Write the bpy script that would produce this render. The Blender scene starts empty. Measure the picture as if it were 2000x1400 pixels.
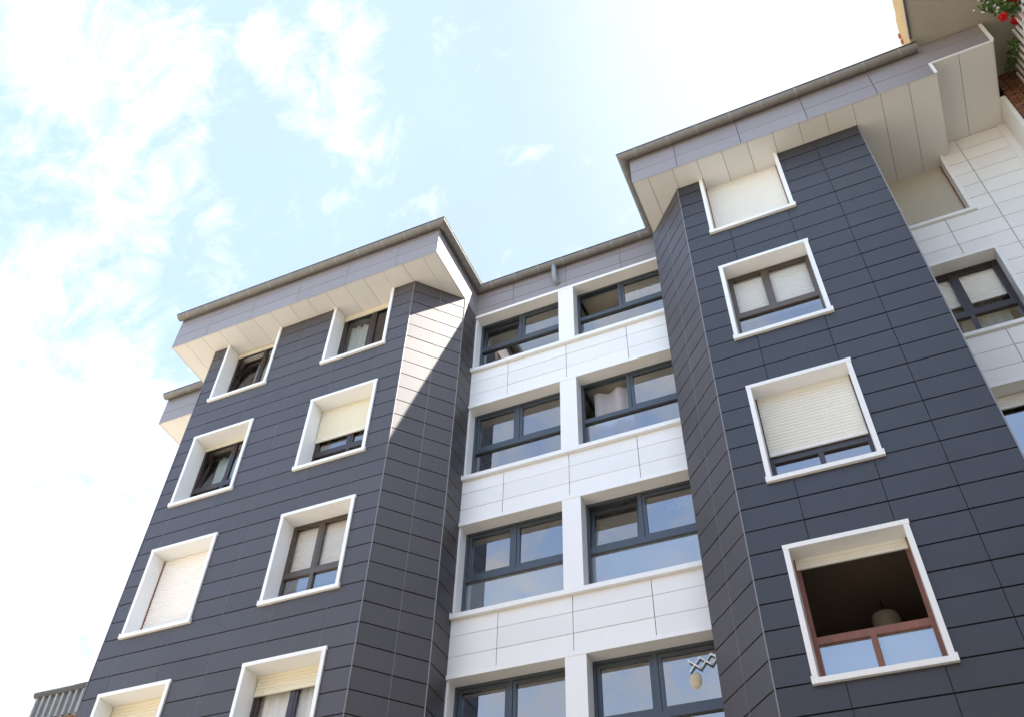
import bpy, bmesh, math, random
from mathutils import Vector, Matrix
random.seed(7)
SC = bpy.context.scene
COL = SC.collection
U = 0.355            # one cladding course in metres; all building coordinates below are in courses
ZG = 47.2            # ground lies 47.2 courses below the datum
def W(x, y, z): return (x*U, y*U, (z+ZG)*U)

# ------------------------------------------------------------------ camera
cam_d = bpy.data.cameras.new("camera"); cam = bpy.data.objects.new("camera", cam_d); COL.objects.link(cam)
SC.camera = cam
yaw, pit, rol = 0.510824, 0.823986, 0.0842869
Ym = Matrix.Rotation(yaw, 3, 'Z')
rt = Ym @ Vector((1, 0, 0)); fw = Ym @ Vector((0, math.cos(pit), math.sin(pit))); up = Ym @ Vector((0, -math.sin(pit), math.cos(pit)))
r2 = rt*math.cos(rol)+up*math.sin(rol); u2 = -rt*math.sin(rol)+up*math.cos(rol)
M = Matrix((r2, u2, -fw)).transposed().to_4x4()
M.translation = Vector(W(34.7614509, -28.1629466, -42.6393867))
cam.matrix_world = M
cam_d.sensor_width = 36.0; cam_d.lens = 1810.85/2000*36
cam_d.shift_x = (1000-920.374)/2000; cam_d.shift_y = 0.0006
cam_d.clip_start = 0.1; cam_d.clip_end = 4000

# ------------------------------------------------------------------ light
SUN = Vector((.667, .226, 1.0)).normalized()
EL = math.asin(SUN.z); AZ = math.atan2(SUN.x, SUN.y)
sun_d = bpy.data.lights.new("sun", 'SUN'); sun_d.energy = 4.5; sun_d.angle = math.radians(.53); sun_d.color = (1, .94, .85)
sun = bpy.data.objects.new("sun", sun_d); COL.objects.link(sun)
sun.rotation_euler = SUN.to_track_quat('Z', 'Y').to_euler(); sun.location = (0, 0, 60)
SC.view_settings.view_transform = 'Standard'; SC.view_settings.look = 'None'
SC.view_settings.exposure = 2.80; SC.view_settings.gamma = 1; SC.view_settings.use_curve_mapping = False

wd = bpy.data.worlds.new("World"); SC.world = wd; wd.use_nodes = True
nt = wd.node_tree; N = nt.nodes; L = nt.links
bg = N['Background']; bg.inputs[1].default_value = 1.0
sky = N.new('ShaderNodeTexSky'); sky.sky_type = 'NISHITA'; sky.sun_disc = False
sky.sun_elevation = EL; sky.sun_rotation = AZ; sky.air_density = 1.0; sky.dust_density = 1.6; sky.ozone_density = 1.0
SKY_STRENGTH = 0.11
tc = N.new('ShaderNodeTexCoord')
def node(t, **k):
    n = N.new(t)
    for a, b in k.items(): setattr(n, a, b)
    return n
def lk(a, b): L.new(a, b)
sc_ = node('ShaderNodeMix', data_type='RGBA', blend_type='MULTIPLY'); sc_.inputs[0].default_value = 1
lk(sky.outputs[0], sc_.inputs[6]); sc_.inputs[7].default_value = (SKY_STRENGTH,)*3+(1,)
# clouds: soft banks around directions of the sky, broken up by noise
BL = [(-.545,.165,.822,4.6,1),(-.512,.205,.834,4.2,1),(-.565,.14,.813,2.6,.7),(-.62,.21,.756,2.6,.8),(-.585,.235,.776,3.2,.7),
      (-.558,.27,.784,3.6,.85),(-.572,.305,.761,2.4,.85),(-.585,.325,.743,2.0,.9),(-.535,.33,.777,3.0,.45),
      (-.404,.249,.880,1.5,.85),(-.388,.279,.878,2.0,.95),(-.382,.306,.872,1.8,.85),(-.40,.32,.858,1.3,.8),(-.326,.27,.906,2.0,.95),
      (-.345,.305,.888,1.4,.7),(-.358,.33,.873,2.4,.85),(-.366,.355,.860,2.0,.8),(-.401,.402,.823,1.4,.35),(-.318,.372,.872,.9,.3),
      (-.674,.383,.631,5.5,1.0),(-.70,.36,.62,6,1.0),(-.735,.47,.49,11,1.3),(-.65,.46,.60,4.5,.7),(-.55,.56,.62,3,.3),(-.77,.60,.2,16,1.4),
      
      (-.36,-.81,.46,7,.95),(-.24,-.85,.455,6,.8),(-.45,-.70,.52,7,.5),(-.16,-.77,.60,3,.35),(.05,-.74,.66,4,.3),(-.15,-.60,.785,8,.8),(-.29,-.65,.70,4,.6),(.1,-.3,.95,22,.75),(-.5,-.45,.74,10,.5)]  # wide bank near the zenith is unseen, added to neutralise the facade light
prev = None
for x, y, z, deg, a in BL:
    if y > 0 and z > .7 and x < -.3: deg *= .8
    v = Vector((x, y, z)).normalized()
    d = node('ShaderNodeVectorMath', operation='DOT_PRODUCT'); lk(tc.outputs['Generated'], d.inputs[0]); d.inputs[1].default_value = v
    m = node('ShaderNodeMapRange', interpolation_type='SMOOTHSTEP'); lk(d.outputs['Value'], m.inputs[0])
    m.inputs[1].default_value = math.cos(math.radians(deg*2.0)); m.inputs[2].default_value = math.cos(math.radians(deg*.1)); m.inputs[3].default_value = 0; m.inputs[4].default_value = a*(.86 if y > 0 else 1)
    if prev is None: prev = m.outputs[0]
    else:
        q = node('ShaderNodeMath', operation='MAXIMUM'); lk(prev, q.inputs[0]); lk(m.outputs[0], q.inputs[1]); prev = q.outputs[0]
mp = node('ShaderNodeMapping'); mp.inputs['Scale'].default_value = (1.0, 1.25, 1.0); lk(tc.outputs['Generated'], mp.inputs[0])
nz = node('ShaderNodeTexNoise'); nz.inputs['Scale'].default_value = 15; nz.inputs['Detail'].default_value = 10; nz.inputs['Roughness'].default_value = .68; nz.inputs['Distortion'].default_value = .5
lk(mp.outputs[0], nz.inputs[0])
nz2 = node('ShaderNodeTexNoise'); nz2.inputs['Scale'].default_value = 4.5; nz2.inputs['Detail'].default_value = 5; nz2.inputs['Roughness'].default_value = .55
lk(mp.outputs[0], nz2.inputs[0])
s1 = node('ShaderNodeMath', operation='MULTIPLY_ADD'); lk(nz.outputs[0], s1.inputs[0]); s1.inputs[1].default_value = 3.4; s1.inputs[2].default_value = -1.86
s2 = node('ShaderNodeMath', operation='MULTIPLY_ADD'); lk(prev, s2.inputs[0]); s2.inputs[1].default_value = 1.0; lk(s1.outputs[0], s2.inputs[2])
cv = node('ShaderNodeMapRange', interpolation_type='SMOOTHSTEP'); lk(s2.outputs[0], cv.inputs[0])
cv.inputs[1].default_value = .0; cv.inputs[2].default_value = 1.35; cv.inputs[3].default_value = 0; cv.inputs[4].default_value = .9
# thin high veil, denser towards the sun's side of the sky
vd = node('ShaderNodeVectorMath', operation='DOT_PRODUCT'); lk(tc.outputs['Generated'], vd.inputs[0]); vd.inputs[1].default_value = Vector((.35, .75, .55)).normalized()
vm = node('ShaderNodeMapRange', interpolation_type='SMOOTHSTEP'); lk(vd.outputs['Value'], vm.inputs[0]); vm.inputs[1].default_value = -.5; vm.inputs[2].default_value = 1.0; vm.inputs[3].default_value = .14; vm.inputs[4].default_value = .93
vw = node('ShaderNodeMath', operation='MULTIPLY_ADD'); lk(nz2.outputs[0], vw.inputs[0]); vw.inputs[1].default_value = .30; vw.inputs[2].default_value = -.15
va = node('ShaderNodeMath', operation='ADD', use_clamp=True); lk(vm.outputs[0], va.inputs[0]); lk(vw.outputs[0], va.inputs[1])
vx = node('ShaderNodeMix', data_type='RGBA'); lk(va.outputs[0], vx.inputs[0]); lk(sc_.outputs[2], vx.inputs[6]); vx.inputs[7].default_value = (.097, .121, .134, 1)
cm = node('ShaderNodeMix', data_type='RGBA'); lk(cv.outputs[0], cm.inputs[0]); lk(vx.outputs[2], cm.inputs[6]); cm.inputs[7].default_value = (.215, .217, .222, 1)
# glare of the sky close to the sun
gd = node('ShaderNodeVectorMath', operation='DOT_PRODUCT'); lk(tc.outputs['Generated'], gd.inputs[0]); gd.inputs[1].default_value = Vector((.34, .40, .86)).normalized()
gm = node('ShaderNodeMapRange', interpolation_type='SMOOTHSTEP'); lk(gd.outputs['Value'], gm.inputs[0]); gm.inputs[1].default_value = .84; gm.inputs[2].default_value = .985; gm.inputs[3].default_value = 0; gm.inputs[4].default_value = .9
gx = node('ShaderNodeMix', data_type='RGBA'); lk(gm.outputs[0], gx.inputs[0]); lk(cm.outputs[2], gx.inputs[6]); gx.inputs[7].default_value = (.165, .166, .17, 1)
lk(gx.outputs[2], bg.inputs[0])

# ------------------------------------------------------------------ materials
def mat(name, base, rough=.5, metal=0, spec=.5, island=0.0, noise=0.0, nscale=3.0, bump=0.0, bscale=30, streak=0.0):
    m = bpy.data.materials.new(name); m.use_nodes = True
    t = m.node_tree; b = t.nodes['Principled BSDF']
    b.inputs['Base Color'].default_value = (*base, 1); b.inputs['Roughness'].default_value = rough
    b.inputs['Metallic'].default_value = metal; b.inputs['Specular IOR Level'].default_value = spec
    geo = t.nodes.new('ShaderNodeNewGeometry')
    val = None
    def add(sock, lo, hi):
        nonlocal val
        r = t.nodes.new('ShaderNodeMapRange'); t.links.new(sock, r.inputs[0]); r.inputs[3].default_value = lo; r.inputs[4].default_value = hi
        if val is None: val = r.outputs[0]
        else:
            q = t.nodes.new('ShaderNodeMath'); q.operation = 'MULTIPLY'; t.links.new(val, q.inputs[0]); t.links.new(r.outputs[0], q.inputs[1]); val = q.outputs[0]
    if island: add(geo.outputs['Random Per Island'], 1-island, 1+island)
    if noise:
        n = t.nodes.new('ShaderNodeTexNoise'); n.inputs['Scale'].default_value = nscale; n.inputs['Detail'].default_value = 6; n.inputs['Roughness'].default_value = .65
        t.links.new(geo.outputs['Position'], n.inputs[0]); add(n.outputs[0], 1-noise, 1+noise)
        rr = t.nodes.new('ShaderNodeMapRange'); t.links.new(n.outputs[0], rr.inputs[0]); rr.inputs[3].default_value = rough*.8; rr.inputs[4].default_value = min(1, rough*1.2)
        t.links.new(rr.outputs[0], b.inputs['Roughness'])
    if streak:
        mpn = t.nodes.new('ShaderNodeMapping'); mpn.inputs['Scale'].default_value = (9, 9, .5); t.links.new(geo.outputs['Position'], mpn.inputs[0])
        n = t.nodes.new('ShaderNodeTexNoise'); n.inputs['Scale'].default_value = 1.5; n.inputs['Detail'].default_value = 5; t.links.new(mpn.outputs[0], n.inputs[0])
        add(n.outputs[0], 1-streak, 1+streak)
    if val is not None:
        mx = t.nodes.new('ShaderNodeMix'); mx.data_type = 'RGBA'; mx.blend_type = 'MULTIPLY'; mx.inputs[0].default_value = 1
        mx.inputs[6].default_value = (*base, 1); t.links.new(val, mx.inputs[7]); t.links.new(mx.outputs[2], b.inputs['Base Color'])
    if bump:
        n = t.nodes.new('ShaderNodeTexNoise'); n.inputs['Scale'].default_value = bscale; n.inputs['Detail'].default_value = 4
        t.links.new(geo.outputs['Position'], n.inputs[0])
        bp = t.nodes.new('ShaderNodeBump'); bp.inputs['Strength'].default_value = bump; bp.inputs['Distance'].default_value = .02
        t.links.new(n.outputs[0], bp.inputs['Height']); t.links.new(bp.outputs[0], b.inputs['Normal'])
    return m
MT = {}
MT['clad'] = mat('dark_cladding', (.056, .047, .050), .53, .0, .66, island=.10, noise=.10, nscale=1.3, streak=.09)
MT['clad_r'] = mat('dark_cladding_shaded', (.0190, .0176, .0225), .48, .0, .72, island=.10, noise=.10, nscale=1.3, streak=.08)  # same cladding, with the right tower's shade worked into a darker base
MT['fascia'] = mat('mauve_cladding', (.250, .228, .230), .5, 0, .6, island=.04, noise=.05, nscale=1.2)
MT['soffit'] = mat('cream_soffit', (.70, .683, .655), .55, 0, .4, island=.04, noise=.06, nscale=1.2)
MT['panel'] = mat('white_cladding', (.80, .78, .752), .45, 0, .5, island=.03, noise=.02, streak=.015)
MT['white'] = mat('white_aluminium', (.83, .815, .79), .4, 0, .5, noise=.03, nscale=2, streak=.03)
MT['joint'] = mat('joint_backing', (.02, .02, .022), .9, 0, .1)  # near-black backing seen through the open joints
MT['joint_l'] = mat('joint_grey', (.22, .215, .21), .9, 0, .1)
MT['trim'] = mat('corner_profile', (.24, .22, .21), .4, .3, .5)
MT['strap'] = mat('zinc_strap', (.25, .245, .23), .5, .3, .5, noise=.2, nscale=6)
MT['zinc'] = mat('zinc_gutter', (.20, .19, .175), .6, .25, .5, noise=.25, nscale=6, streak=.2)
MT['zinc_d'] = mat('dark_zinc', (.09, .095, .10), .5, .5, .5, noise=.15)
MT['rust'] = mat('weathered_roof_edge', (.10, .095, .088), .8, 0, .3, noise=.4, nscale=5)
MT['pipe'] = mat('grey_pipe', (.28, .29, .31), .4, .1, .5, noise=.1)
MT['roof'] = mat('roof_membrane', (.11, .10, .10), .8, noise=.2)
MT['brown'] = mat('dark_brown_frame', (.030, .018, .016), .35, 0, .6, noise=.15, nscale=8)
MT['umber'] = mat('brown_aluminium_frame', (.095, .07, .052), .35, .2, .6, noise=.1)
MT['red'] = mat('reddish_wood_frame', (.21, .072, .034), .4, 0, .5, noise=.35, nscale=14, streak=.3)
MT['anth'] = mat('anthracite_frame', (.046, .057, .071), .38, .1, .6, noise=.06)
MT['shut'] = mat('cream_shutter', (.74, .68, .53), .5, 0, .4, noise=.05, nscale=5)
MT['shutw'] = mat('ivory_shutter', (.76, .74, .68), .5, 0, .4, noise=.05, nscale=5)
MT['shutg'] = mat('greyish_shutter', (.50, .46, .385), .5, 0, .4, noise=.08, nscale=5)
MT['shutp'] = mat('pale_shutter', (.86, .82, .76), .5, 0, .4, noise=.03, nscale=5)
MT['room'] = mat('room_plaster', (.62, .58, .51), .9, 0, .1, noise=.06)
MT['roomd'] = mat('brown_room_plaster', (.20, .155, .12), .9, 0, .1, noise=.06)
MT['floor'] = mat('room_floor', (.2, .13, .08), .6)
MT['curt'] = mat('white_curtain', (.88, .87, .83), .9, 0, .1)
MT['drape'] = mat('grey_drape', (.42, .38, .38), .9, 0, .1)
MT['cloth'] = mat('pale_blue_cloth', (.45, .60, .80), .9, 0, .1)
MT['rack'] = mat('white_plastic', (.85, .85, .85), .4)
MT['straw'] = mat('straw', (.58, .48, .32), .8, noise=.3, nscale=40)
MT['shade'] = mat('lamp_fabric', (.38, .345, .31), .9, 0, .1)
MT['black'] = mat('black_metal', (.02, .02, .02), .5)
MT['beige'] = mat('beige_render', (.40, .37, .305), .9, 0, .2, noise=.09, nscale=1.6, bump=.25, bscale=40)
MT['ochre'] = mat('ochre_render', (.55, .36, .16), .9, 0, .2, noise=.16, nscale=3, bump=.3, bscale=40)
MT['tile'] = mat('clay_tile', (.34, .12, .055), .8, noise=.3, nscale=8)
MT['terra'] = mat('terracotta', (.50, .19, .11), .8, noise=.15, nscale=9)
MT['soil'] = mat('soil', (.05, .035, .025), .95)
MT['leaf'] = mat('geranium_leaf', (.085, .15, .035), .6, 0, .4, island=.45)
MT['leafp'] = mat('trailing_leaf', (.11, .17, .05), .6, 0, .4, island=.45)
MT['petal'] = mat('red_petal', (.60, .012, .012), .6, 0, .3, island=.2)
MT['petalw'] = mat('white_petal', (.75, .74, .70), .6, 0, .3, island=.1)
MT['opwall'] = mat('house_render', (.30, .26, .21), .9, 0, .2, noise=.1)
MT['paleorange'] = mat('orange_render', (.46, .15, .045), .9, noise=.1)
MT['lamp'] = MT['shade']
def glass(name, tint, ior, rough=0.0):
    m = bpy.data.materials.new(name); m.use_nodes = True; t = m.node_tree; t.nodes.remove(t.nodes['Principled BSDF'])
    o = t.nodes['Material Output']; tr = t.nodes.new('ShaderNodeBsdfTransparent'); tr.inputs[0].default_value = (*tint, 1)
    gl = t.nodes.new('ShaderNodeBsdfGlossy'); gl.inputs['Roughness'].default_value = rough; gl.inputs[0].default_value = (1, .98, .965, 1)
    fr = t.nodes.new('ShaderNodeFresnel'); fr.inputs[0].default_value = ior
    geo = t.nodes.new('ShaderNodeNewGeometry')
    n = t.nodes.new('ShaderNodeTexNoise'); n.inputs['Scale'].default_value = .8; n.inputs['Detail'].default_value = 1; t.links.new(geo.outputs['Position'], n.inputs[0])
    bp = t.nodes.new('ShaderNodeBump'); bp.inputs['Strength'].default_value = .03; bp.inputs['Distance'].default_value = .05; t.links.new(n.outputs[0], bp.inputs['Height'])
    t.links.new(bp.outputs[0], gl.inputs['Normal'])
    mx = t.nodes.new('ShaderNodeMixShader'); t.links.new(fr.outputs[0], mx.inputs[0]); t.links.new(tr.outputs[0], mx.inputs[1]); t.links.new(gl.outputs[0], mx.inputs[2])
    t.links.new(mx.outputs[0], o.inputs[0]); return m
MT['glass'] = glass('window_glass', (.80, .85, .83), 3.1)
MT['glassb'] = glass('clear_window_glass', (.88, .92, .90), 1.8)
# frosted lower panes: glass with a milky back coat
MT['glassc'] = glass('plain_window_glass', (.97, .97, .96), 1.4)
def frosted():
    m = glass('milky_glass', (.55, .60, .62), 2.9, .03); t = m.node_tree
    mx = [n for n in t.nodes if n.type == 'MIX_SHADER'][0]; tr = [n for n in t.nodes if n.type == 'BSDF_TRANSPARENT'][0]
    df = t.nodes.new('ShaderNodeBsdfDiffuse'); df.inputs[0].default_value = (.42, .47, .48, 1)
    m2 = t.nodes.new('ShaderNodeMixShader'); m2.inputs[0].default_value = .38; t.links.new(tr.outputs[0], m2.inputs[1]); t.links.new(df.outputs[0], m2.inputs[2]); t.links.new(m2.outputs[0], mx.inputs[1])
    return m
MT['glassm'] = frosted()
def brick_mat():
    m = mat('old_brick', (.3, .12, .06), .9, 0, .2, bump=.3, bscale=30); t = m.node_tree; b = t.nodes['Principled BSDF']
    tcn = t.nodes.new('ShaderNodeNewGeometry'); sep = t.nodes.new('ShaderNodeSeparateXYZ'); t.links.new(tcn.outputs['Position'], sep.inputs[0])
    ad = t.nodes.new('ShaderNodeMath'); t.links.new(sep.outputs[0], ad.inputs[0]); t.links.new(sep.outputs[1], ad.inputs[1])
    cb = t.nodes.new('ShaderNodeCombineXYZ'); t.links.new(ad.outputs[0], cb.inputs[0]); t.links.new(sep.outputs[2], cb.inputs[1])
    br = t.nodes.new('ShaderNodeTexBrick'); br.inputs['Scale'].default_value = 1; br.inputs['Brick Width'].default_value = .24; br.inputs['Row Height'].default_value = .068
    br.inputs['Mortar Size'].default_value = .012; br.inputs['Color1'].default_value = (.20, .085, .045, 1); br.inputs['Color2'].default_value = (.33, .16, .09, 1); br.inputs['Mortar'].default_value = (.035, .025, .02, 1)
    t.links.new(cb.outputs[0], br.inputs[0]); t.links.new(br.outputs[0], b.inputs['Base Color']); return m
MT['brick'] = brick_mat()
def corr_mat():
    m = mat('weathered_metal_sheet', (.27, .265, .25), .6, .2, .5, noise=.4, nscale=2.2, streak=.5); return m
MT['sheet'] = corr_mat()

# ------------------------------------------------------------------ mesh helpers
class MB:
    def __init__(s): s.v = []; s.f = []; s.mi = []; s.m = 0
    def face(s, pts):
        k = len(s.v); s.v += [W(*p) for p in pts]; s.f.append(tuple(range(k, k+len(pts)))); s.mi.append(s.m)
    def mesh(s, vs, fs):
        k = len(s.v); s.v += [W(*p) for p in vs]
        for f in fs: s.f.append(tuple(i+k for i in f)); s.mi.append(s.m)
    def box(s, x0, x1, y0, y1, z0, z1):
        vs = [(x, y, z) for z in (z0, z1) for y in (y0, y1) for x in (x0, x1)]
        s.mesh(vs, [(0, 2, 3, 1), (4, 5, 7, 6), (0, 1, 5, 4), (2, 6, 7, 3), (0, 4, 6, 2), (1, 3, 7, 5)])
    def obox(s, c, ax, ay, az):          # box from centre and three half-axis vectors
        c = Vector(c); ax = Vector(ax); ay = Vector(ay); az = Vector(az)
        vs = [c+i*ax+j*ay+k*az for k in (-1, 1) for j in (-1, 1) for i in (-1, 1)]
        s.mesh([tuple(v) for v in vs], [(0, 2, 3, 1), (4, 5, 7, 6), (0, 1, 5, 4), (2, 6, 7, 3), (0, 4, 6, 2), (1, 3, 7, 5)])
    def tube(s, pts, r, n=10, cap=True):
        pts = [Vector(p) for p in pts]; rings = []; k0 = len(s.v); vs = []
        ref = None
        for i, p in enumerate(pts):
            t = (pts[min(i+1, len(pts)-1)]-pts[max(i-1, 0)]).normalized()
            if ref is None: ref = Vector((0, 0, 1)) if abs(t.z) < .9 else Vector((0, 1, 0))
            a = (ref-t*ref.dot(t)).normalized(); ref = a; b = t.cross(a)
            rr = r[i] if isinstance(r, (list, tuple)) else r
            vs += [tuple(p+(a*math.cos(2*math.pi*j/n)+b*math.sin(2*math.pi*j/n))*rr) for j in range(n)]
        fs = [(i*n+j, i*n+(j+1) % n, (i+1)*n+(j+1) % n, (i+1)*n+j) for i in range(len(pts)-1) for j in range(n)]
        if cap: fs += [tuple(range(n-1, -1, -1)), tuple(range((len(pts)-1)*n, len(pts)*n))]
        s.mesh(vs, fs)
    def build(s, name, mats, parent=None, smooth=False, label=None):
        me = bpy.data.meshes.new(name); me.from_pydata(s.v, [], s.f); 
        if not isinstance(mats, (list, tuple)): mats = [mats]
        for m in mats: me.materials.append(MT[m])
        for p, i in zip(me.polygons, s.mi): p.material_index = i; p.use_smooth = smooth
        me.validate(); me.update()
        o = bpy.data.objects.new(name, me); COL.objects.link(o)
        if parent is not None:
            o.parent = parent
            if parent.type == 'EMPTY': o.location = -parent.location
        if label: o['label'] = label
        return o
def tag(o, label, cat, group=None, kind=None):
    o['label'] = label; o['category'] = cat
    if group: o['group'] = group
    if kind: o['kind'] = kind
    return o
def thing(name, loc, label, cat, group=None):
    o = bpy.data.objects.new(name, None); COL.objects.link(o); o.location = W(*loc); o.empty_display_size = .3
    return tag(o, label, cat, group)
def structure(o): o['kind'] = 'structure'; return o

def subtract(rects, h):
    out = []
    for a, b, c, d in rects:
        p, q, r, t = max(a, h[0]), min(b, h[1]), max(c, h[2]), min(d, h[3])
        if p >= q or r >= t: out.append((a, b, c, d)); continue
        if a < p: out.append((a, p, c, d))
        if q < b: out.append((q, b, c, d))
        if c < r: out.append((p, q, c, r))
        if t < d: out.append((p, q, t, d))
    return out
def cladding(name, P0, P1, sl, zl, holes, m, parent, label=None, gap=.054, vgap=.022, th=.06, back='joint', jit=.006):
    """ventilated cladding: separate panels with open joints over a dark backing; outward side is to the right of P0->P1"""
    P0 = Vector(P0); P1 = Vector(P1); d = (P1-P0); Ln = d.length; d /= Ln; n = Vector((d.y, -d.x))
    mb = MB()
    pt = lambda s, z, o: (P0.x+d.x*s+n.x*o, P0.y+d.y*s+n.y*o, z)
    sl = sorted(set([0]+[x for x in sl if 0 < x < Ln]+[Ln])); zl = sorted(zl)
    for i in range(len(sl)-1):
        for j in range(len(zl)-1):
            rc = [(sl[i]+(vgap/2 if i else 0), sl[i+1]-(vgap/2 if i < len(sl)-2 else 0), zl[j]+gap/2, zl[j+1]-gap/2)]
            for h in holes: rc = subtract(rc, h)
            for a, b, c, e in rc:
                if b-a < .01 or e-c < .01: continue
                o = [random.uniform(-jit, jit) for _ in range(4)]
                f = [pt(a, c, o[0]), pt(b, c, o[1]), pt(b, e, o[2]), pt(a, e, o[3])]
                g = [pt(a, c, -th), pt(b, c, -th), pt(b, e, -th), pt(a, e, -th)]
                mb.m = 0; mb.mesh(f+g, [(0, 1, 2, 3), (0, 4, 5, 1), (1, 5, 6, 2), (2, 6, 7, 3), (3, 7, 4, 0)])
    mb.m = 1
    rc = [(0, Ln, zl[0], zl[-1])]
    for h in holes: rc = subtract(rc, h)
    for a, b, c, e in rc: mb.face([pt(a, c, -th-.01), pt(b, c, -th-.01), pt(b, e, -th-.01), pt(a, e, -th-.01)])
    return mb.build(name, [m, back], parent, label=label)
def corner(parent, x, y, z0, z1, w=.02, m='trim'):
    mb = MB(); mb.box(x-w, x+w, y-w, y+w, z0, z1); return mb.build('corner_trim', m, parent)

# ------------------------------------------------------------------ ground
def sheet(name, x0, x1, y0, y1, z, m):
    me = bpy.data.meshes.new(name); me.from_pydata([(x0, y0, z), (x1, y0, z), (x1, y1, z), (x0, y1, z)], [], [(0, 1, 2, 3)]); me.materials.append(m)
    o = bpy.data.objects.new(name, me); COL.objects.link(o); return structure(o)
g_m = mat('ground_earth', (.20, .185, .16), .95, noise=.2, nscale=.2)
road_m = mat('road_asphalt', (.11, .11, .11), .9, noise=.15, nscale=3)
pave_m = mat('pavement_stone', (.34, .305, .25), .85, noise=.12, nscale=2)
sheet('ground', -1500, 1500, -1500, 1500, -.02, g_m)
sheet('road', -200, 200, -22, -15, 0.0, road_m)
def slab(name, x0, x1, y0, y1, z0, z1, m):
    bm = bmesh.new(); bmesh.ops.create_cube(bm, size=1)
    for v in bm.verts: v.co = Vector(((x0+x1)/2+v.co.x*(x1-x0), (y0+y1)/2+v.co.y*(y1-y0), (z0+z1)/2+v.co.z*(z1-z0)))
    me = bpy.data.meshes.new(name); bm.to_mesh(me); bm.free(); me.materials.append(m)
    o = bpy.data.objects.new(name, me); COL.objects.link(o); return structure(o)
slab('pavement', -200, 200, -15, 30, -.3, .0, pave_m)

# ------------------------------------------------------------------ the apartment block
ZB = -47.1
B = thing('apartment_building', (22, 2, -ZG), 'apartment block clad in dark grey and white panels with two projecting towers', 'building')
XR, XC, YC = 14.707, 16.87, 2.42          # left tower corner, chamfer end
YM = 3.95                                   # middle recess cladding face
XL2, YL2 = 28.60, 2.50; RX0, RX1, RY = 30.737, 40.108, .155; ZR = .22
YW = 3.73; ZS = .909; ZS2 = 1.053; ZS3 = 2.05; YF, YF2 = -1.402, -1.143
zl_left = [k for k in range(-47, 1)]+[ZS]
zl_right = [k+ZR for k in range(-47, 1)]+[ZS2]
WA = (1.05, 5.22); WBx = (9.12, 13.34); WC = (31.93, 36.06)
LTz = [(ZS, -4.14), (-7.0, -12.14), (-14.93, -20.09), (-22.9, -28.1)]
RTz = [(ZS2, -3.93), (-6.65, -11.88), (-14.75, -19.87), (-22.70, -27.89)]
hl = [(x0+.09, x1-.09, b+.12, t if t > 0 else t-.09) for (x0, x1) in (WA, WBx) for (t, b) in LTz]
hr = [(WC[0]+.09-RX0, WC[1]-.09-RX0, b+.12, t if t > 0 else t-.09) for (t, b) in RTz]
w1 = cladding('wall', (0, 0), (XR, 0), [1.35, 4.23, 7.1, 9.96, 12.9], zl_left, hl, 'clad', B, 'flat dark grey panelled front of the left tower')
corner(w1, 0, .0, ZB, ZS); corner(w1, XR, 0, ZB, ZS)
CHL = math.hypot(XC-XR, YC)
w2 = cladding('wall', (XR, 0), (XC, YC), [1.71], zl_left, [], 'clad', B, 'slanted side of the left tower with a sunlit patch')
corner(w2, XC, YC, ZB, ZS)
cladding('wall', (XC, YC), (XC, YM+.1), [], zl_left, [], 'clad', B)
cladding('wall', (0, 8), (0, 0), [2, 5], zl_left, [], 'clad', B)
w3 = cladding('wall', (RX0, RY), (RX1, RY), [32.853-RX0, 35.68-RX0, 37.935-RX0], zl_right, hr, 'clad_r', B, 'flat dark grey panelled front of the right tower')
corner(w3, RX0, RY, ZB, ZS2); corner(w3, RX1, RY, ZB, ZS2, .025)
RCL = math.hypot(RX0-XL2, YL2-RY)
w4 = cladding('wall', (XL2, YL2), (RX0, RY), [RCL-1.66], zl_right, [], 'clad', B, 'slanted side of the right tower')
cladding('wall', (XL2, YM+.1), (XL2, YL2), [], zl_right, [], 'clad', B)
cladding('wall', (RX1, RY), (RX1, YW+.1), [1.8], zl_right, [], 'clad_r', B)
# chamfer joints read as thin grey lines: pale strips paint light on panel edges
for (P0, P1, s, z1) in (((XR, 0), (XC, YC), 1.71, ZS), ((XL2, YL2), (RX0, RY), RCL-1.66, ZS2)):
    d = (Vector(P1)-Vector(P0)).normalized(); n = Vector((d.y, -d.x)); c = Vector(P0)+d*s-n*.012
    mb = MB(); mb.obox((c.x, c.y, (ZB+z1)/2), (d.x*.009, d.y*.009, 0), (n.x*.012, n.y*.012, 0), (0, 0, (z1-ZB)/2)); mb.build('lit_edge_strip', 'trim', w2 if P0[0] == XR else w4)
mb = MB()
for x in (1.35, 4.23, 7.1, 9.96, 12.9):
    rc = [(x-.005, x+.005, ZB, ZS)]
    for h in hl: rc = subtract(rc, (h[0]-.1, h[1]+.1, h[2]-.2, h[3]+.1))
    for a, b, c, e in rc: mb.box(a, b, .004, .03, c, e)
mb.build('lit_edge_strip', 'trim', w1)  # pale strips on the front too, painting light caught by panel edges

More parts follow.
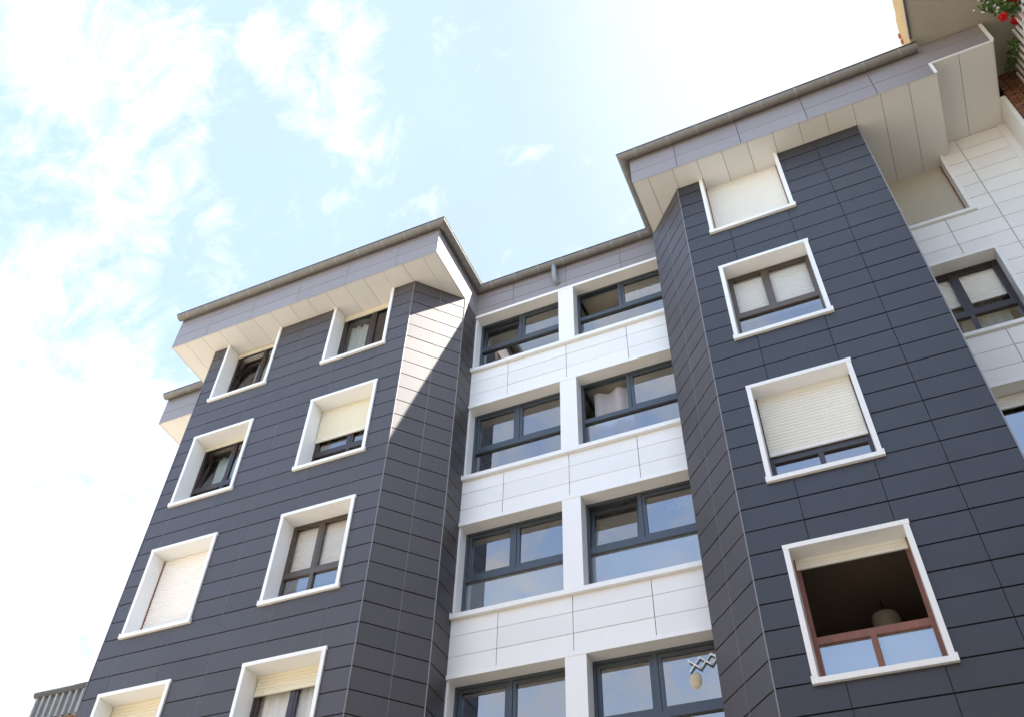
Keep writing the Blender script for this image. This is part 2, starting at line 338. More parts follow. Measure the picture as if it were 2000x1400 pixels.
# middle recess -------------------------------------------------------
HZ = [(.58, -3.97), (-7.04, -11.99), (-15.05, -20.0), (-23.07, -28.0)]
DX = (16.98, 22.30); PX = (22.30, 23.22); EX = (23.22, 28.42)
YF_ = YM-.11
for i, (h, s) in enumerate(HZ[:-1]):
    z1 = s; z0 = HZ[i+1][0]+.2
    cladding('wall', (XC, YM), (XL2, YM), [2.31, 5.79, 9.26], [z0, s-2, s-1, s-.2], [], 'panel', B, gap=.026, vgap=.032, back='joint_l')
cladding('wall', (XC, YM), (XL2, YM), [2.31, 5.79, 9.26], [-47, -40, -36, -30.2, -29.2, -28.2], [], 'panel', B, gap=.026, vgap=.032, back='joint_l')
cladding('fascia', (XC, YM), (XL2, YM), [2.46, 5.9, 9.32], [.78, 1.48, 2.45, 3.5], [], 'fascia', B, gap=.03, vgap=.025)
for h, s in HZ:
    mb = MB(); mb.box(XC+.02, XL2, YF_, YM+.66, h, h+.2)
    mb.build('lintel', 'white', B)
    mb = MB(); mb.box(XC-.03, XL2, YF_-.1, YM+.75, s-.2, s+.03); mb.box(XC-.03, XC+.03, YF_-.1, YM, s+.03, s+.12)
    mb.build('sill', 'white', B)
    mb = MB(); mb.box(PX[0], PX[1], YF_+.02, YM+.6, s+.03, h)
    mb.build('pier', 'white', B)
    mb = MB(); mb.box(XC+.0, DX[0], YF_+.14, YM+.66, s+.03, h); mb.build('jamb', 'white', B)

# wing on the right ----------------------------------------------------
WF = (40.12, 43.76); FZ = [(ZS2, -3.94), (-6.79, -11.92), (-14.77, -19.9)]
WX1 = 46.66
hw = [(WF[0]-RX1, WF[1]-.09-RX1, b+.12, t if t > 0 else t-.09) for t, b in FZ]
cladding('wall', (RX1, YW), (WX1, YW), [44.62-RX1, 42.37-RX1], [k+.05 for k in range(-47, 2)]+[ZS3], hw, 'panel', B, 'white panelled wall right of the dark right tower', gap=.03, vgap=.03, back='joint_l')
mb = MB(); mb.box(WX1, 47.2, YW-.03, YW+.1, ZB, ZS3-.01); mb.box(47.0, 47.2, 2.15, YW-.03, ZB, ZS3-.01)
mb.box(WX1-.02, WX1+.12, YW-.06, YW-.03, ZB, ZS3-.02)
mb.build('corner_panel', 'panel', B)
# left wing and rear shell ----------------------------------------------
cladding('wall', (-5.5, 7.0), (0, 7.0), [2.7], [k for k in range(-47, 1)]+[ZS], [], 'panel', B, gap=.03, vgap=.03)
mb = MB(); mb.box(-5.5, 47.2, 22, 22.3, ZB, 3.0); mb.box(-5.5, -5.2, 7.1, 22, ZB, 3.0); mb.box(46.9, 47.2, 4.2, 22, ZB, 3.0)
mb.build('rear_wall', 'panel', B)

# eaves --------------------------------------------------------------
def strips(name, x0, x1, xs, y0, y1, z, m='soffit', gap=.02):
    mb = MB(); xs = [x0]+[x for x in xs if x0 < x < x1]+[x1]
    for a, b in zip(xs, xs[1:]):
        o = random.uniform(-.003, .003); mb.m = 0; mb.box(a+gap/2, b-gap/2, y0+.015, y1, z+o, z+.05)
    mb.m = 1; mb.box(x0, x1, y0+.01, y1, z+.055, z+.08)
    return mb.build(name, [m, 'joint'], B)
LSJ = [-1.44+1.336*i for i in range(15)]
strips('soffit', -2.52, XC-.02, LSJ, YF, YC+1.4, ZS)
strips('soffit', 28.66, 44.06, [29.52+1.325*i for i in range(12)], YF2, YW+.66, ZS2)
strips('soffit', 44.08, 46.93, [45.36], YF2, YW, ZS3)
mb = MB(); mb.box(46.93, 47.2, 2.12, YW, ZS3, ZS3+.06); mb.build('soffit', 'soffit', B)
mb = MB(); mb.box(44.03, 44.07, YF2+.03, YW, ZS2-.01, ZS3+.02); mb.build('soffit_step', 'soffit', B)
strips('soffit', -7.98, -.02, [-6.0, -3.2], 4.05, 8.0, ZS+.001)
cladding('fascia', (-2.52, YF), (XC, YF), [2.70, 6.16, 9.64, 13.15, 16.64], [ZS-.01, 1.92, 2.90, 3.6], [], 'fascia', B, gap=.03)
cladding('fascia', (XC, YF), (XC, YM), [2.6], [ZS-.01, 1.92, 2.90, 3.5], [], 'fascia', B, 'sunlit end face of the left eaves', gap=.03)
cladding('fascia', (-2.52, 4.05), (-2.52, YF), [2.6], [ZS-.01, 1.92, 2.90, 3.6], [], 'fascia', B, gap=.03)
cladding('fascia', (28.636, YF2), (44.05, YF2), [2.51, 5.92, 9.32, 12.73], [ZS2-.01, 2.08, 3.08, 3.95], [], 'fascia', B, gap=.03, vgap=.03)
cladding('fascia', (44.05, YF2), (46.95, YF2), [], [ZS3+.1, 3.08, 3.95], [], 'fascia', B, gap=.03, vgap=.03)
cladding('fascia', (28.636, YM), (28.636, YF2), [2.6], [ZS2-.01, 2.08, 3.08, 3.6], [], 'fascia', B, gap=.03)
cladding('fascia', (46.95, YF2), (46.95, 2.1), [], [ZS3-.01, 3.08, 3.95], [], 'fascia', B, gap=.03)
cladding('fascia', (-8.0, 4.05), (0, 4.05), [7.0], [ZS-.01, 1.92, 2.90, 3.6], [], 'fascia', B, gap=.03)
cladding('fascia', (-8.0, 12), (-8.0, 4.05), [], [ZS-.01, 1.92, 2.90, 3.6], [], 'fascia', B, gap=.03)
for q in ((43.98, 44.12, YF2-.025, YF2-.006, ZS2, ZS3+.05), (46.83, 47.0, YF2-.025, YF2-.006, ZS3+.1, 3.95), (44.12, 46.95, YF2-.012, YF2+.05, ZS3-.005, ZS3+.09)):
    mb = MB(); mb.box(*q); mb.build('end_trim', 'white', B)
# roof: one stepped slab over the whole plan
fp = [(-2.45, YF+.05), (XC-.05, YF+.05), (XC-.05, YM+.05), (28.7, YM+.05), (28.7, YF2+.05), (46.9, YF2+.05), (46.9, 22.4), (-7.9, 22.4), (-7.9, 4.1), (-2.45, 4.1)]
mb = MB(); k = len(fp)
vs = [(x, y, 3.0) for x, y in fp]+[(x, y, 3.45) for x, y in fp]
mb.mesh(vs, [tuple(range(k-1, -1, -1)), tuple(range(k, 2*k))]+[(i, (i+1) % k, k+(i+1) % k, k+i) for i in range(k)])
mb.build('roof', 'roof', B)

# gutters -------------------------------------------------------------
def gutter(path, closed_ends=True):
    r = .275; n = 12; mb = MB()
    P = [Vector(p) for p in path]; rows = []
    for i, p in enumerate(P):
        d1 = (P[i]-P[i-1]) if i else (P[1]-P[0]); d2 = (P[i+1]-P[i]) if i < len(P)-1 else d1
        d1 = Vector((d1.x, d1.y)).normalized(); d2 = Vector((d2.x, d2.y)).normalized()
        n1 = Vector((d1.y, -d1.x)); n2 = Vector((d2.y, -d2.x)); b = (n1+n2); b = b/(b.length_squared/2)
        rows.append((p, b))
    vs = []
    for p, b in rows:
        for j in range(n+1):
            a = math.pi*j/n; vs.append((p.x+b.x*r*math.cos(a), p.y+b.y*r*math.cos(a), p.z-r*math.sin(a)*1.05))
        for j in range(n, -1, -1):
            a = math.pi*j/n; q = r-.02; vs.append((p.x+b.x*q*math.cos(a), p.y+b.y*q*math.cos(a), p.z-q*math.sin(a)*1.05))
    c = 2*(n+1); fs = []
    for i in range(len(P)-1):
        for j in range(c): fs.append((i*c+j, (i+1)*c+j, (i+1)*c+(j+1) % c, i*c+(j+1) % c))
    mb.mesh(vs, fs)
    for e in (0, len(P)-1):
        p, b = rows[e]; mb.face([(p.x+b.x*r*math.cos(math.pi*j/n), p.y+b.y*r*math.cos(math.pi*j/n), p.z-r*1.05*math.sin(math.pi*j/n)) for j in range(n+1)])
    g = mb.build('gutter', 'zinc', B, smooth=False)
    # rolled front bead
    mb = MB(); mb.tube([(p.x+b.x*(r+.01), p.y+b.y*(r+.01), p.z+.01) for p, b in rows], .035, 8); mb.build('gutter_bead', 'zinc_d', g, smooth=True)
    # joint straps
    for i in range(len(P)-1):
        Ln = (P[i+1]-P[i]).length; m = max(1, int(round(Ln/1.66))); d = (P[i+1]-P[i])/Ln; h = Vector((d.x, d.y)).normalized(); b = Vector((h.y, -h.x))
        for q in range(m):
            s = Ln*(q+.5)/m+random.uniform(-.12, .12); c0 = P[i]+d*s; vs = []
            for e in (-.055, .055):
                for j in range(n+1):
                    a = math.pi*j/n; rr = r+.016; vs.append((c0.x+d.x*e+b.x*rr*math.cos(a), c0.y+d.y*e+b.y*rr*math.cos(a), c0.z+.012-rr*1.05*math.sin(a)))
            mb = MB(); mb.mesh(vs, [(j, j+1, n+2+j, n+1+j) for j in range(n)]); mb.build('gutter_strap', 'strap', g)
    return g
o = .285
gutter([(-2.62, YF-o, 3.66), (XC+o, YF-o, 3.36), (XC+o, YM-o, 3.20), (28.636-o, YM-o, 3.12), (28.636-o, YF2-o, 3.50), (43.9, YF2-o, 3.58)])
gutter([(-8.05, 4.05-o, 3.4), (-2.0, 4.05-o, 3.4)])
mb = MB()
x0 = 22.14
mb.tube([(x0, YM-.30, 3.0), (x0, YM-.31, 2.4), (x0+.01, YM-.34, 1.98), (x0+.02, YM-.30, 1.74), (x0+.05, YM-.14, 1.58), (x0+.08, YM+.05, 1.52)], .15, 16)
mb.tube([(x0+.07, YM-.03, 1.54), (x0+.078, YM+.01, 1.53)], .21, 16)
mb.build('rainwater_outlet', 'pipe', B, smooth=True)

# ------------------------------------------------------------------ windows
def ring(mb, x0, x1, z0, z1, w, y0, y1):
    mb.box(x0, x0+w, y0, y1, z0, z1); mb.box(x1-w, x1, y0, y1, z0, z1); mb.box(x0+w, x1-w, y0, y1, z1-w, z1); mb.box(x0+w, x1-w, y0, y1, z0, z0+w)
def shutter(parent, x0, x1, z0, z1, y, m, sl=.16, stops=True):
    mb = MB(); k = int((z1-z0)/sl)+1; vs = []; fs = []
    prof = [(0, .024), (.2, -.010), (.5, -.03), (.8, -.012), (1.0, .024)]
    for i in range(k):
        zt = z0+(i+1)*sl; b = len(vs)
        for t, d in prof:
            z = min(z1, z0+(i+t)*sl); vs += [(x0, y+d, z), (x1, y+d, z)]
        fs += [(b+2*j, b+2*j+1, b+2*j+3, b+2*j+2) for j in range(len(prof)-1)]
    mb.mesh(vs, fs); mb.box(x0, x1, y-.03, y+.05, z0-.16, z0)
    if stops:
        for x in (x0+.45, x1-.45): mb.box(x-.025, x+.025, y-.07, y-.03, z0-.1, z0-.02)
    return mb.build('roller_shutter', m, parent)
def room(parent, x0, x1, z0, z1, y0, depth=9, m='room'):
    """the room behind: ceiling, floor, side and rear walls and the wall around the opening is the facade itself"""
    mb = MB(); y1 = y0+depth
    mb.m = 0
    mb.face([(x0, y0, z1), (x0, y1, z1), (x1, y1, z1), (x1, y0, z1)]); mb.face([(x0, y1, z0), (x0, y1, z1), (x1, y1, z1), (x1, y1, z0)][::-1])
    mb.face([(x0, y0, z0), (x0, y1, z0), (x0, y1, z1), (x0, y0, z1)]); mb.face([(x1, y0, z0), (x1, y0, z1), (x1, y1, z1), (x1, y1, z0)])
    mb.m = 1; mb.face([(x0, y0, z0), (x1, y0, z0), (x1, y1, z0), (x0, y1, z0)])
    return mb.build('room_interior', [m, 'floor'], parent)
def pane(parent, x0, x1, z0, z1, y, m='glass'):
    mb = MB(); mb.face([(x0, y, z0), (x1, y, z0), (x1, y, z1), (x0, y, z1)]); return mb.build('glass_pane', m, parent)
def sash(parent, x0, x1, z0, z1, y, m, w=.14, tilt=0, gm='glass', swing=0):
    """an opening light: frame ring plus its pane; tilt leans the top inwards, swing turns it about its left stile"""
    mb = MB(); ring(mb, x0, x1, z0, z1, w, y, y+.16)
    g = MB(); g.face([(x0+w, y+.09, z0+w), (x1-w, y+.09, z0+w), (x1-w, y+.09, z1-w), (x0+w, y+.09, z1-w)])
    def T(v):
        x, yy, z = v[0]/U, v[1]/U, v[2]/U-ZG
        if tilt:
            a = math.radians(tilt); dz, dy = z-z0, yy-y; z, yy = z0+dz*math.cos(a)-dy*math.sin(a), y+dy*math.cos(a)+dz*math.sin(a)
        if swing:
            a = math.radians(swing); dx, dy = x-x0, yy-y; x, yy = x0+dx*math.cos(a)-dy*math.sin(a), y+dy*math.cos(a)+dx*math.sin(a)
        return W(x, yy, z)
    mb.v = [T(v) for v in mb.v]; g.v = [T(v) for v in g.v]
    mb.build('sash', m, parent); g.build('glass_pane', gm, parent)

FY = .87
def surround(x0, x1, zt, zb, yp, eave, label):
    """white boxed aluminium surround of a tower window with its projecting sill"""
    mb = MB(); b = .18; yo = yp-.08; yi = FY+.28
    top = zt if eave else zt
    mb.box(x0, x0+b, yo, yi, zb+.19, top-(0.002 if eave else b)); mb.box(x1-b, x1, yo, yi, zb+.19, top-(0.002 if eave else b))
    if not eave: mb.box(x0-.012, x1+.03, yo-.012, yi, zt-b, zt)
    if eave: mb.box(x0+.01, x1-.01, yp+.05, yi-.02, zb+.12, zb+.21)
    w = mb.build('window', 'white', B, label=label)
    mb = MB(); mb.box(x0-.04, x1+.06, yo-.06, yi, zb, zb+.19); mb.box(x0-.04, x0, yo-.06, yp, zb+.19, zb+.26); mb.box(x1, x1+.06, yo-.06, yp, zb+.19, zb+.26)
    mb.build('sill', 'white', w)
    return w
def tower_window(x0, x1, zt, zb, yp, eave, label, fm='brown', mull=None, transom=None, shut=None, shm='shut', tilt=False, behind=False, lower='glass', upper='glass', roomm='room', open_=False, guide=None, slim=False, split=True):
    w = surround(x0, x1, zt, zb, yp, eave, label)
    b = .18; xi0, xi1 = x0+b, x1-b; zi1 = zt-(0 if eave else b); zi0 = zb+.2
    y = FY; fy = y+(0.0 if behind else .06)
    mb = MB(); fw_ = .11 if slim else .15; sw = .09 if slim else .12
    ring(mb, xi0+.001, xi1-.001, zi0+.001, zi1-.001, fw_, fy, fy+.24)
    mx = mull if mull else (xi0+xi1)/2
    tz = transom
    if tz: mb.box(xi0+fw_, xi1-fw_, fy+.01, fy+.22, tz-.26, tz)
    if not open_: mb.box(mx-.08, mx+.08, fy+.01, fy+.22, tz if tz else zi0+fw_, zi1-fw_)
    if tz and split: mb.box(mx-.1, mx+.1, fy+.012, fy+.2, zi0+fw_, tz-.26)
    fr = mb.build('window_frame', fm, w)
    a0, a1 = xi0+fw_, xi1-fw_; zu0 = tz if tz else zi0+fw_; zu1 = zi1-fw_
    if not open_:
        sash(w, a0, mx-.08, zu0, zu1, fy+.03, fm, sw, tilt=9 if tilt else 0, gm=upper); sash(w, mx+.08, a1, zu0, zu1, fy+.03, fm, sw, gm=upper)
    else:
        sash(w, a0, mx-.02, zu0, zu1, fy+.05, fm, .13, swing=97, gm='glassb')
        sash(w, a1-.02, a1+(mx-a0)-.04, zu0, zu1, fy+.05, fm, .13, swing=82, gm='glassb') if False else None
    if tz:
        if split: pane(w, a0, mx-.1, zi0+fw_, tz-.26, fy+.12, lower); pane(w, mx+.1, a1, zi0+fw_, tz-.26, fy+.12, lower)
        else: pane(w, a0, a1, zi0+fw_, tz-.26, fy+.12, lower)
    if shut is not None: shutter(w, xi0+.04, xi1-.04, shut, zi1-.005, y+(.29 if behind else -.0), shm, stops=not behind and (zi1-shut) < 4.4)
    if guide:
        for xa in (xi0+.002, xi1-.05): mb = MB(); mb.box(xa, xa+.048, y-.07, y+.055, zi0, zi1-.003); mb.build('shutter_guide', guide, w)
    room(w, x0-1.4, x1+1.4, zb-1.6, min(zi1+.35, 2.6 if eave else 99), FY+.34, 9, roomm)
    # inner jamb that closes the wall thickness round the opening
    mb = MB(); ya, yb = FY+.285, FY+.33; zt_ = zi1+.5
    mb.box(x0-1.5, xi0, ya, yb, zb-1.7, zt_); mb.box(xi1, x1+1.5, ya, yb, zb-1.7, zt_); mb.box(xi0, xi1, ya, yb, zb-1.7, zi0)
    mb.box(xi0, xi1, ya, yb, zi1, zt_)
    mb.build('inner_wall', roomm, w)
    return w
A, C_ = WA, WC
tower_window(*A, *LTz[0], 0, True, 'tall window under the eaves with tilted left light', mull=3.36, transom=-2.55, shut=.72, tilt=True, upper='glassb')
tower_window(*WBx, *LTz[0], 0, True, 'tall window under the eaves with both lights shut', mull=11.44, transom=-2.55, shut=.66, upper='glassb')
tower_window(*A, *LTz[1], 0, False, 'window with tilted left light and shutter rolled up', mull=3.36, transom=-10.31, shut=-7.28, tilt=True, upper='glassb')
tower_window(*WBx, *LTz[1], 0, False, 'window with cream shutter half down', mull=11.5, transom=-10.29, shut=-9.38)
tower_window(*A, *LTz[2], 0, False, 'window with pale shutter fully closed', fm='red', shut=-19.75, shm='shutp', guide='red')
tower_window(*WBx, *LTz[2], 0, False, 'brown window with closed blinds behind its glass', fm='umber', mull=10.97, transom=-17.9, shut=-18.55, shm='shutp', behind=True, upper='glassc', slim=True)
tower_window(*A, *LTz[3], 0, False, 'lowest left tower window with its cream shutter down', shut=-27.6)
tower_window(*WBx, *LTz[3], 0, False, 'window with white net curtains under a raised shutter', mull=11.35, shut=-23.85, upper='glassc')
tower_window(*C_, *RTz[0], RY, True, 'right tower window under the eaves with ivory shutter closed', fm='red', shut=-3.7, shm='shutw', guide='red')
tower_window(*C_, *RTz[1], RY, False, 'brown sliding window with blinds behind the glass', fm='umber', mull=33.82, transom=-9.5, shut=-9.75, shm='shutp', behind=True, upper='glassc', slim=True, split=False)
tower_window(*C_, *RTz[2], RY, False, 'window with ivory shutter almost closed above two blue panes', mull=34.0, transom=-18.1, shut=-17.9, shm='shutw', guide='brown')
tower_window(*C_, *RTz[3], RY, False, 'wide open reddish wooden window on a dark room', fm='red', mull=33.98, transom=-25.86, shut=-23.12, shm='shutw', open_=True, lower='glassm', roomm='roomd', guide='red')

def wing_window(zt, zb, eave, label, **k):
    global FY
    f0 = FY; FY = YW+.62
    tower_window(WF[0], WF[1], zt, zb, YW, eave, label, **k); FY = f0
wing_window(*FZ[0], True, 'wing window under the eaves with greyish shutter closed', fm='red', shut=-3.7, shm='shutg', guide='red')
wing_window(*FZ[1], False, 'dark wing window with half lowered blinds behind glass', fm='brown', mull=41.62, transom=-9.78, shut=-8.9, shm='shutp', behind=True, upper='glassc')
wing_window(*FZ[2], False, 'lowest wing window with a strip of shutter', fm='brown', shut=-15.45, shm='shutw')

MY = 4.58
def recess_window(x0, x1, zt, zb, label, left='shut', low='glass'):
    m = 'anth'; zi0, zi1 = zb+.02, zt
    mb = MB(); fw_ = .15; ring(mb, x0, x1, zi0, zi1, fw_, MY, MY+.3)
    mx = x0+(x1-x0)*.487; tz = zb+2.42
    mb.box(mx-.09, mx+.09, MY+.005, MY+.28, tz, zi1-fw_); mb.box(x0+fw_, x1-fw_, MY+.005, MY+.28, tz-.27, tz)
    w = mb.build('window', m, B, label=label)
    a0, a1 = x0+fw_+.012, x1-fw_-.012
    if left == 'open': sash(w, a0, mx-.102, tz+.012, zi1-fw_-.012, MY+.04, m, .15, swing=88, gm='glassb')
    else: sash(w, a0, mx-.102, tz+.012, zi1-fw_-.012, MY+.04, m, .15, tilt=8 if left == 'tilt' else 0)
    sash(w, mx+.102, a1, tz+.012, zi1-fw_-.012, MY+.04, m, .15)
    pane(w, x0+fw_, x1-fw_, zi0+fw_-.1, tz-.27, MY+.14, low)
    mb = MB(); mb.box(x0+fw_, x1-fw_, MY+.1, MY+.18, zi0+fw_-.1, zi0+fw_-.06); mb.build('glazing_bead', m, w)
    room(w, x0-.25, x1+.25, zb-1.5, zt+.3, MY+.32, 9)
    mb = MB(); mb.box(x0-.3, x1+.3, MY+.31, MY+.315, zt-.1, zt+.35); mb.box(x0-.3, x1+.3, MY+.31, MY+.315, zb-1.55, zb+.1); mb.build('inner_wall', 'room', w)
    return w
names = [('top', 0), ('upper', 1), ('third', 2), ('lowest', 3)]
for r, i in names:
    h, s = HZ[i]
    recess_window(DX[0], DX[1]+.02, h, s, f'{r} recess window left of the white pier', left={0: 'tilt'}.get(i, 'shut'), low='glassm' if i == 2 else 'glass')
    recess_window(EX[0]-.02, EX[1]+.1, h, s, f'{r} recess window right of the white pier', left={0: 'open', 2: 'tilt', 1: 'open'}.get(i, 'shut'), low='glassm' if i == 2 else 'glass')

# ------------------------------------------------------------------ things seen inside the windows
def curtain(x0, x1, z0, z1, y, label, m='curt', group='curtains hanging inside the windows', amp=.07, per=.42, ragged=0):
    mb = MB(); n = max(8, int((x1-x0)/.05)); vs = []
    rows = 10
    for j in range(rows+1):
        for i in range(n+1):
            x = x0+(x1-x0)*i/n; ph = 2*math.pi*x/per
            t = j/rows; vs.append((x, y+amp*math.sin(ph)*(1-.3*t)+.03*math.sin(ph*.37+1+t), z1+(z0-z1)*t+ragged*math.sin(x*2.1)*t))
    mb.mesh(vs, [(j*(n+1)+i, j*(n+1)+i+1, (j+1)*(n+1)+i+1, (j+1)*(n+1)+i) for j in range(rows) for i in range(n)])
    o = mb.build('curtain', m, smooth=True); return tag(o, label, 'curtain', group)
curtain(2.2, 4.9, -4, .5, 1.75, 'pale curtain inside the tilted top left tower window under the eaves')
curtain(9.45, 10.7, -4, .5, 1.55, 'white curtain drawn to the left inside the shut window under the eaves')
curtain(1.7, 3.6, -12, -7.4, 1.75, 'pale curtain behind the tilted light of the second window from the top')
curtain(9.5, 12.6, -12, -7.4, 1.6, 'gathered net curtain visible below the half lowered cream shutter')
curtain(9.4, 13.2, -28, -23.3, 1.3, 'white net curtains filling the lowest window with a raised shutter', per=.55)
curtain(41.0, 43.3, -11.8, -7.2, 5.6, 'net curtain behind the dark window of the white wing', per=.5)
curtain(23.7, 25.75, -11.0, -7.35, 5.25, 'grey drape filling the open light of the recess window beside the pier', m='drape', per=1.1, amp=.12, ragged=.15)
# pendant lamp in the open window
lx, ly = 34.45, 5.0
LP = thing('pendant_lamp', (lx, ly, -22.6), 'round fabric lampshade hanging from the ceiling in the wide open window', 'lamp')
def lathe(mb, prof, c, n=28):
    vs = [(c[0]+r*math.cos(2*math.pi*j/n), c[1]+r*math.sin(2*math.pi*j/n), c[2]+z) for r, z in prof for j in range(n)]
    mb.mesh(vs, [(i*n+j, i*n+(j+1) % n, (i+1)*n+(j+1) % n, (i+1)*n+j) for i in range(len(prof)-1) for j in range(n)])
mb = MB(); lathe(mb, [(.02, 0), (.33, -.02), (.46, -.1), (.5, -.22), (.52, -1.0)], (lx, ly, -23.05)); mb.build('lamp_shade', 'shade', LP, smooth=True)
mb = MB(); mb.tube([(lx, ly, -22.36), (lx, ly, -23.05)], .02, 6); mb.build('cable', 'black', LP)
mb = MB(); lathe(mb, [(.02, 0), (.15, 0), (.15, -.1), (.02, -.14)], (lx, ly, -22.34), 16); mb.build('ceiling_rose', 'black', LP)
# folding airers in the recess windows
def airer(x0, z0, y, label, n=3, w=.44, h=.46):
    mb = MB()
    for i in range(n):
        xa, xb = x0+i*w, x0+(i+1)*w
        mb.tube([(xa, y, z0+.24*i*.3), (xb, y, z0-h+.24*i*.3+.07)], .034, 6); mb.tube([(xa, y+.05, z0-h+.24*i*.3), (xb, y+.05, z0+.24*i*.3+.07)], .034, 6)
    return tag(mb.build('folding_airer', 'rack'), label, 'airer', 'folding airers in the recess windows')
airer(27.1, -23.75, MY+.0, 'white zigzag airer across the lowest right recess window above a straw lantern')
airer(26.9, -15.95, 4.78, 'small white zigzag airer in the third recess window, beside the right tower')
airer(26.7, -.35, 4.78, 'white zigzag airer behind the top right recess window')
mb = MB(); lathe(mb, [(.05, .42), (.2, .38), (.33, .2), (.37, 0), (.35, -.2), (.27, -.42), (.1, -.46)], (27.28, 4.98, -24.5), 20)
mb.tube([(27.28, 5.0, -24.1), (27.24, 4.97, -23.85)], .015, 5)
tag(mb.build('lantern', 'straw', smooth=True), 'round straw lantern hanging from the white airer in the lowest recess window', 'lantern')
curtain(27.55, 28.3, -25.6, -24.1, 5.1, 'pale blue cloth hanging behind the straw lantern', m='cloth', group=None, per=.5)['category'] = 'cloth'
# leaves helper
def leaves(mb, c, rad, n, s, squash=(1, 1, 1), droop=0):
    for _ in range(n):
        while True:
            p = Vector((random.uniform(-1, 1), random.uniform(-1, 1), random.uniform(-1, 1)))
            if .15 < p.length < 1: break
        q = Vector((c[0]+p.x*rad*squash[0], c[1]+p.y*rad*squash[1], c[2]+p.z*rad*squash[2]))
        a = Vector((random.gauss(0, 1), random.gauss(0, 1), random.gauss(0, 1))).normalized(); b = a.orthogonal().normalized(); b = (b+Vector((0, 0, -droop))).normalized()
        a = b.cross(a).normalized(); z = s*random.uniform(.6, 1.3)
        mb.face([tuple(q-a*z*.5), tuple(q+b*z*.8), tuple(q+a*z*.5), tuple(q-b*z*.8)])
PT = thing('potted_plant', (17.6, 5.0, -11.97), 'green houseplant in a red pot standing inside the upper left recess window', 'plant')
mb = MB(); lathe(mb, [(.02, 0), (.22, 0), (.3, .75), (.26, .75), (.02, .7)], (17.9, 5.1, -11.5), 16); mb.build('pot', 'terra', PT, smooth=True)
mb = MB(); leaves(mb, (17.6, 5.05, -10.6), .45, 90, .14, (1, .5, 1)); mb.build('foliage', 'leaf', PT)

# ------------------------------------------------------------------ neighbour on the right
NB = thing('neighbouring_house', (49, 2, -ZG), 'taller beige and brick house overhanging the right end of the eaves', 'building')
mb = MB()
mb.box(43.83, 56, -11, 2.3, 4.04, 4.7); mb.box(44.3, 56, 2.3, 14, 4.04, 4.7)
mb.build('overhang', 'beige', NB)
mb = MB(); mb.box(52.5, 62, -26, 2.1, -ZG, 4.03); mb.build('unseen_shade_block', 'beige', NB)  # unseen block added to darken the right end of the facade
# ochre upper side wall, its top stepped and uneven
ys = [-11, -8, -5.2, -3.9, -2.74, -2.4, -2.08, -1.75, -1.47, -1.2, -.98, -.8, -.67, -.6]
zs_ = [7.2, 7.1, 6.9, 6.8, 6.74, 6.68, 6.55, 6.62, 6.72, 6.55, 6.5, 6.1, 5.64, 4.95]
mb = MB(); vs = []
for x in (43.75, 44.15):
    vs += [(x, y, z) for y, z in zip(ys, zs_)]+[(x, y, 4.06) for y in ys]
k = len(ys)
fs = []
for i in range(k-1):
    fs += [(i, i+1, k+i+1, k+i), (2*k+i, 3*k+i, 3*k+i+1, 2*k+i+1), (i, 2*k+i, 2*k+i+1, i+1), (k+i, k+i+1, 3*k+i+1, 3*k+i)]
fs += [(0, k, 3*k, 2*k), (k-1, 3*k-1, 4*k-1, 2*k-1)]
mb.mesh(vs, fs); mb.build('side_wall', 'ochre', NB)
mb = MB(); mb.box(43.73, 43.83, -11, -1.7, 3.98, 4.16); mb.build('overhang_edge', 'roof', NB)
mb = MB()
for i, (y, z) in enumerate([(-.95, 6.2), (-.8, 5.8), (-.68, 5.35), (-.6, 5.0)]): mb.obox((43.85, y+.1, z), (.2, 0, 0), (0, .1, .02), (0, -.02, .12))
mb.build('roof_tile', 'tile', NB)
mb = MB(); mb.box(47.22, 56, 2.12, 14, -ZG, 4.03); mb.build('brick_wall', 'brick', NB)
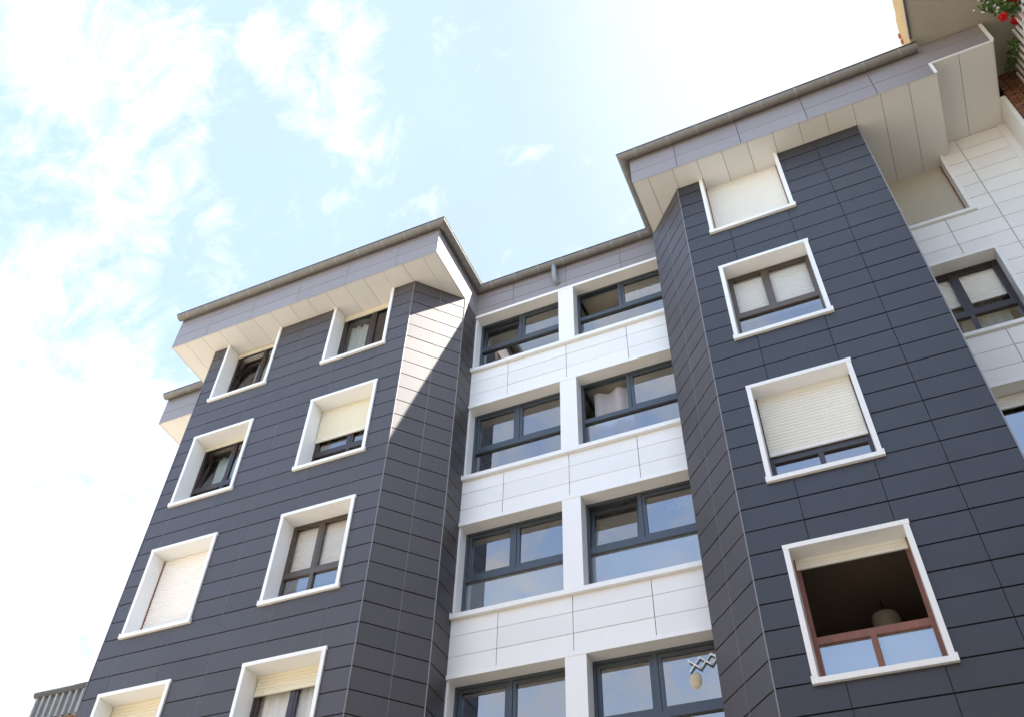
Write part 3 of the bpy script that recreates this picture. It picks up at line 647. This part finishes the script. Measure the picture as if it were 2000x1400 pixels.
# balcony with white pickets
mb = MB(); mb.box(48.05, 56, -3.2, 2.1, -.9, -.5); mb.build('balcony_slab', 'beige', NB)
mb = MB()
rl = MB(); rl.box(48.26, 48.32, -3.0, 2.1, 2.0, 2.15); rl.box(48.26, 48.32, -3.0, 2.1, -.2, -.05)
R_ = rl.build('balcony_railing', 'white', NB)
y = -2.95
while y < 2.1:
    mb = MB(); t = 3.40+random.uniform(-.04, .04)-(.6 if y < -.6 else 0); mb.box(48.16, 48.25, y-.055, y+.055, -.35, t); mb.build('picket', 'white', R_); y += .49
GL = ['terracotta pot of red geraniums at the front corner of the white balcony railing', 'terracotta pot of red geranium and white blossom behind the white pickets', 'terracotta pot on the balcony with dark trailing leaves over the pickets']
def geranium(x, y, z, label, blobs, reds, whites, leaf='leaf', droop=.3):
    P = thing('potted_geranium', (x, y, z), label, 'plant', 'flower pots on the balcony')
    mb = MB(); lathe(mb, [(.02, 0), (.20, 0), (.27, .42), (.30, .42), (.30, .52), (.26, .52), (.25, .46), (.02, .44)], (x, y, z), 18); mb.build('pot', 'terra', P, smooth=True)
    mb = MB()
    for bx, by, bz, r, n in blobs:
        leaves(mb, (bx, by, bz), r, n, .115, (1, 1, .9), droop)
        for _ in range(4):
            q = Vector((bx, by, bz))+Vector((random.uniform(-1, 1), random.uniform(-1, 1), random.uniform(-1, 1)))*r*.6
            mb.tube([(x, y, z+.45), tuple((Vector((x, y, z+.45))+q)/2+Vector((0, 0, .12))), tuple(q)], .012, 4)
    mb.build('foliage', leaf, P)
    for fx, fy, fz, r in reds:
        mb = MB(); leaves(mb, (fx, fy, fz), r, 130, .085); mb.tube([(fx, fy, fz), ((fx+x)/2, (fy+y)/2, (fz+z+.9)/2), (x, y, z+.45)], .012, 4); mb.build('flower_head', 'petal', P)
    if whites:
        mb = MB()
        for wx, wy, wz, r, n in whites:
            for _ in range(n): leaves(mb, (wx+random.gauss(0, r), wy+random.gauss(0, r), wz+random.gauss(0, r)), .05, 6, .055)
        mb.build('blossom', 'petalw', P)
geranium(48.55, -2.4, 2.1, GL[0], [(47.95, -2.5, 2.4, .55, 260), (47.45, -2.6, 2.55, .5, 230), (47.0, -2.6, 2.95, .32, 90), (47.65, -2.6, 1.85, .33, 110)],
         [(47.23, -2.6, 1.32, .2), (48.12, -2.6, 2.35, .26), (47.74, -2.6, 2.78, .26)], [(47.1, -2.65, 2.9, .25, 22), (47.3, -2.65, 2.2, .15, 8)])
geranium(48.55, -1.6, 2.1, GL[1], [(48.4, -1.6, 2.95, .4, 120)], [(48.15, -1.35, 2.75, .2)], [(48.2, -1.7, 2.8, .12, 6)])
geranium(48.55, .6, 2.1, GL[2], [(48.0, -.2, 2.7, .3, 80), (47.95, .4, 2.8, .33, 90), (47.95, 1.0, 3.1, .28, 70), (47.92, 1.5, 3.4, .22, 45), (47.9, 1.85, 3.85, .14, 20)], [], None, 'leafp', .6)

# ------------------------------------------------------------------ far house at the lower left
FH = thing('ribbed_roof_house', (-17, 18, -ZG), 'distant house with weathered ribbed metal roof edge and orange wall', 'house')
mb = MB(); mb.box(-21.2, -8, 14.6, 26, -ZG, -13.2); mb.build('wall', 'paleorange', FH)
mb = MB(); vs = []; fs = []; n = 0; x = -21.75
prof = [(0, 0), (.06, -.22), (.24, -.22), (.30, 0), (.62, 0)]
while x < -8:
    for dx, dy in prof:
        vs += [(x+dx, 14+dy, -12.3), (x+dx, 14.05+dy, -14.1)]
    x += .62
k = len(vs)//2
fs = [(2*i, 2*i+1, 2*i+3, 2*i+2) for i in range(k-1)]
mb.mesh(vs, fs); mb.box(-21.7, -8, 14.14, 14.3, -14.05, -12.3); mb.box(-21.75, -21.66, 14.0, 26, -14.1, -12.3); mb.build('ribbed_sheet', 'sheet', FH)
mb = MB(); mb.tube([(-21.9, 13.86, -12.15), (-18.5, 13.88, -12.17), (-8, 13.86, -12.15)], .25, 10); mb.box(-21.9, -8, 14.0, 26, -12.28, -11.98); mb.build('roof_edge', 'rust', FH)

# ------------------------------------------------------------------ the other side of the street (behind the photographer)
OP = thing('opposite_house', (20, -56, -ZG), 'plain rendered house across the street facing the apartment block', 'house')
mb = MB(); mb.box(-70, 90, -90, -56, -ZG, -4.5); mb.build('wall', 'opwall', OP)
mb = MB(); mb.box(-71, 91, -91, -54.6, -4.5, -3.9); mb.build('roof', 'tile', OP)
for i in range(16):
    for zz in (-40, -32, -24, -16):
        x = -64+i*9.6; mb = MB(); mb.box(x, x+3.4, -56.02, -55.9, zz, zz+4.4); f = mb.build('window', 'white', OP)
        mb = MB(); mb.box(x+.25, x+3.15, -55.9, -55.86, zz+.25, zz+4.15); mb.build('glass_pane', 'black', f)
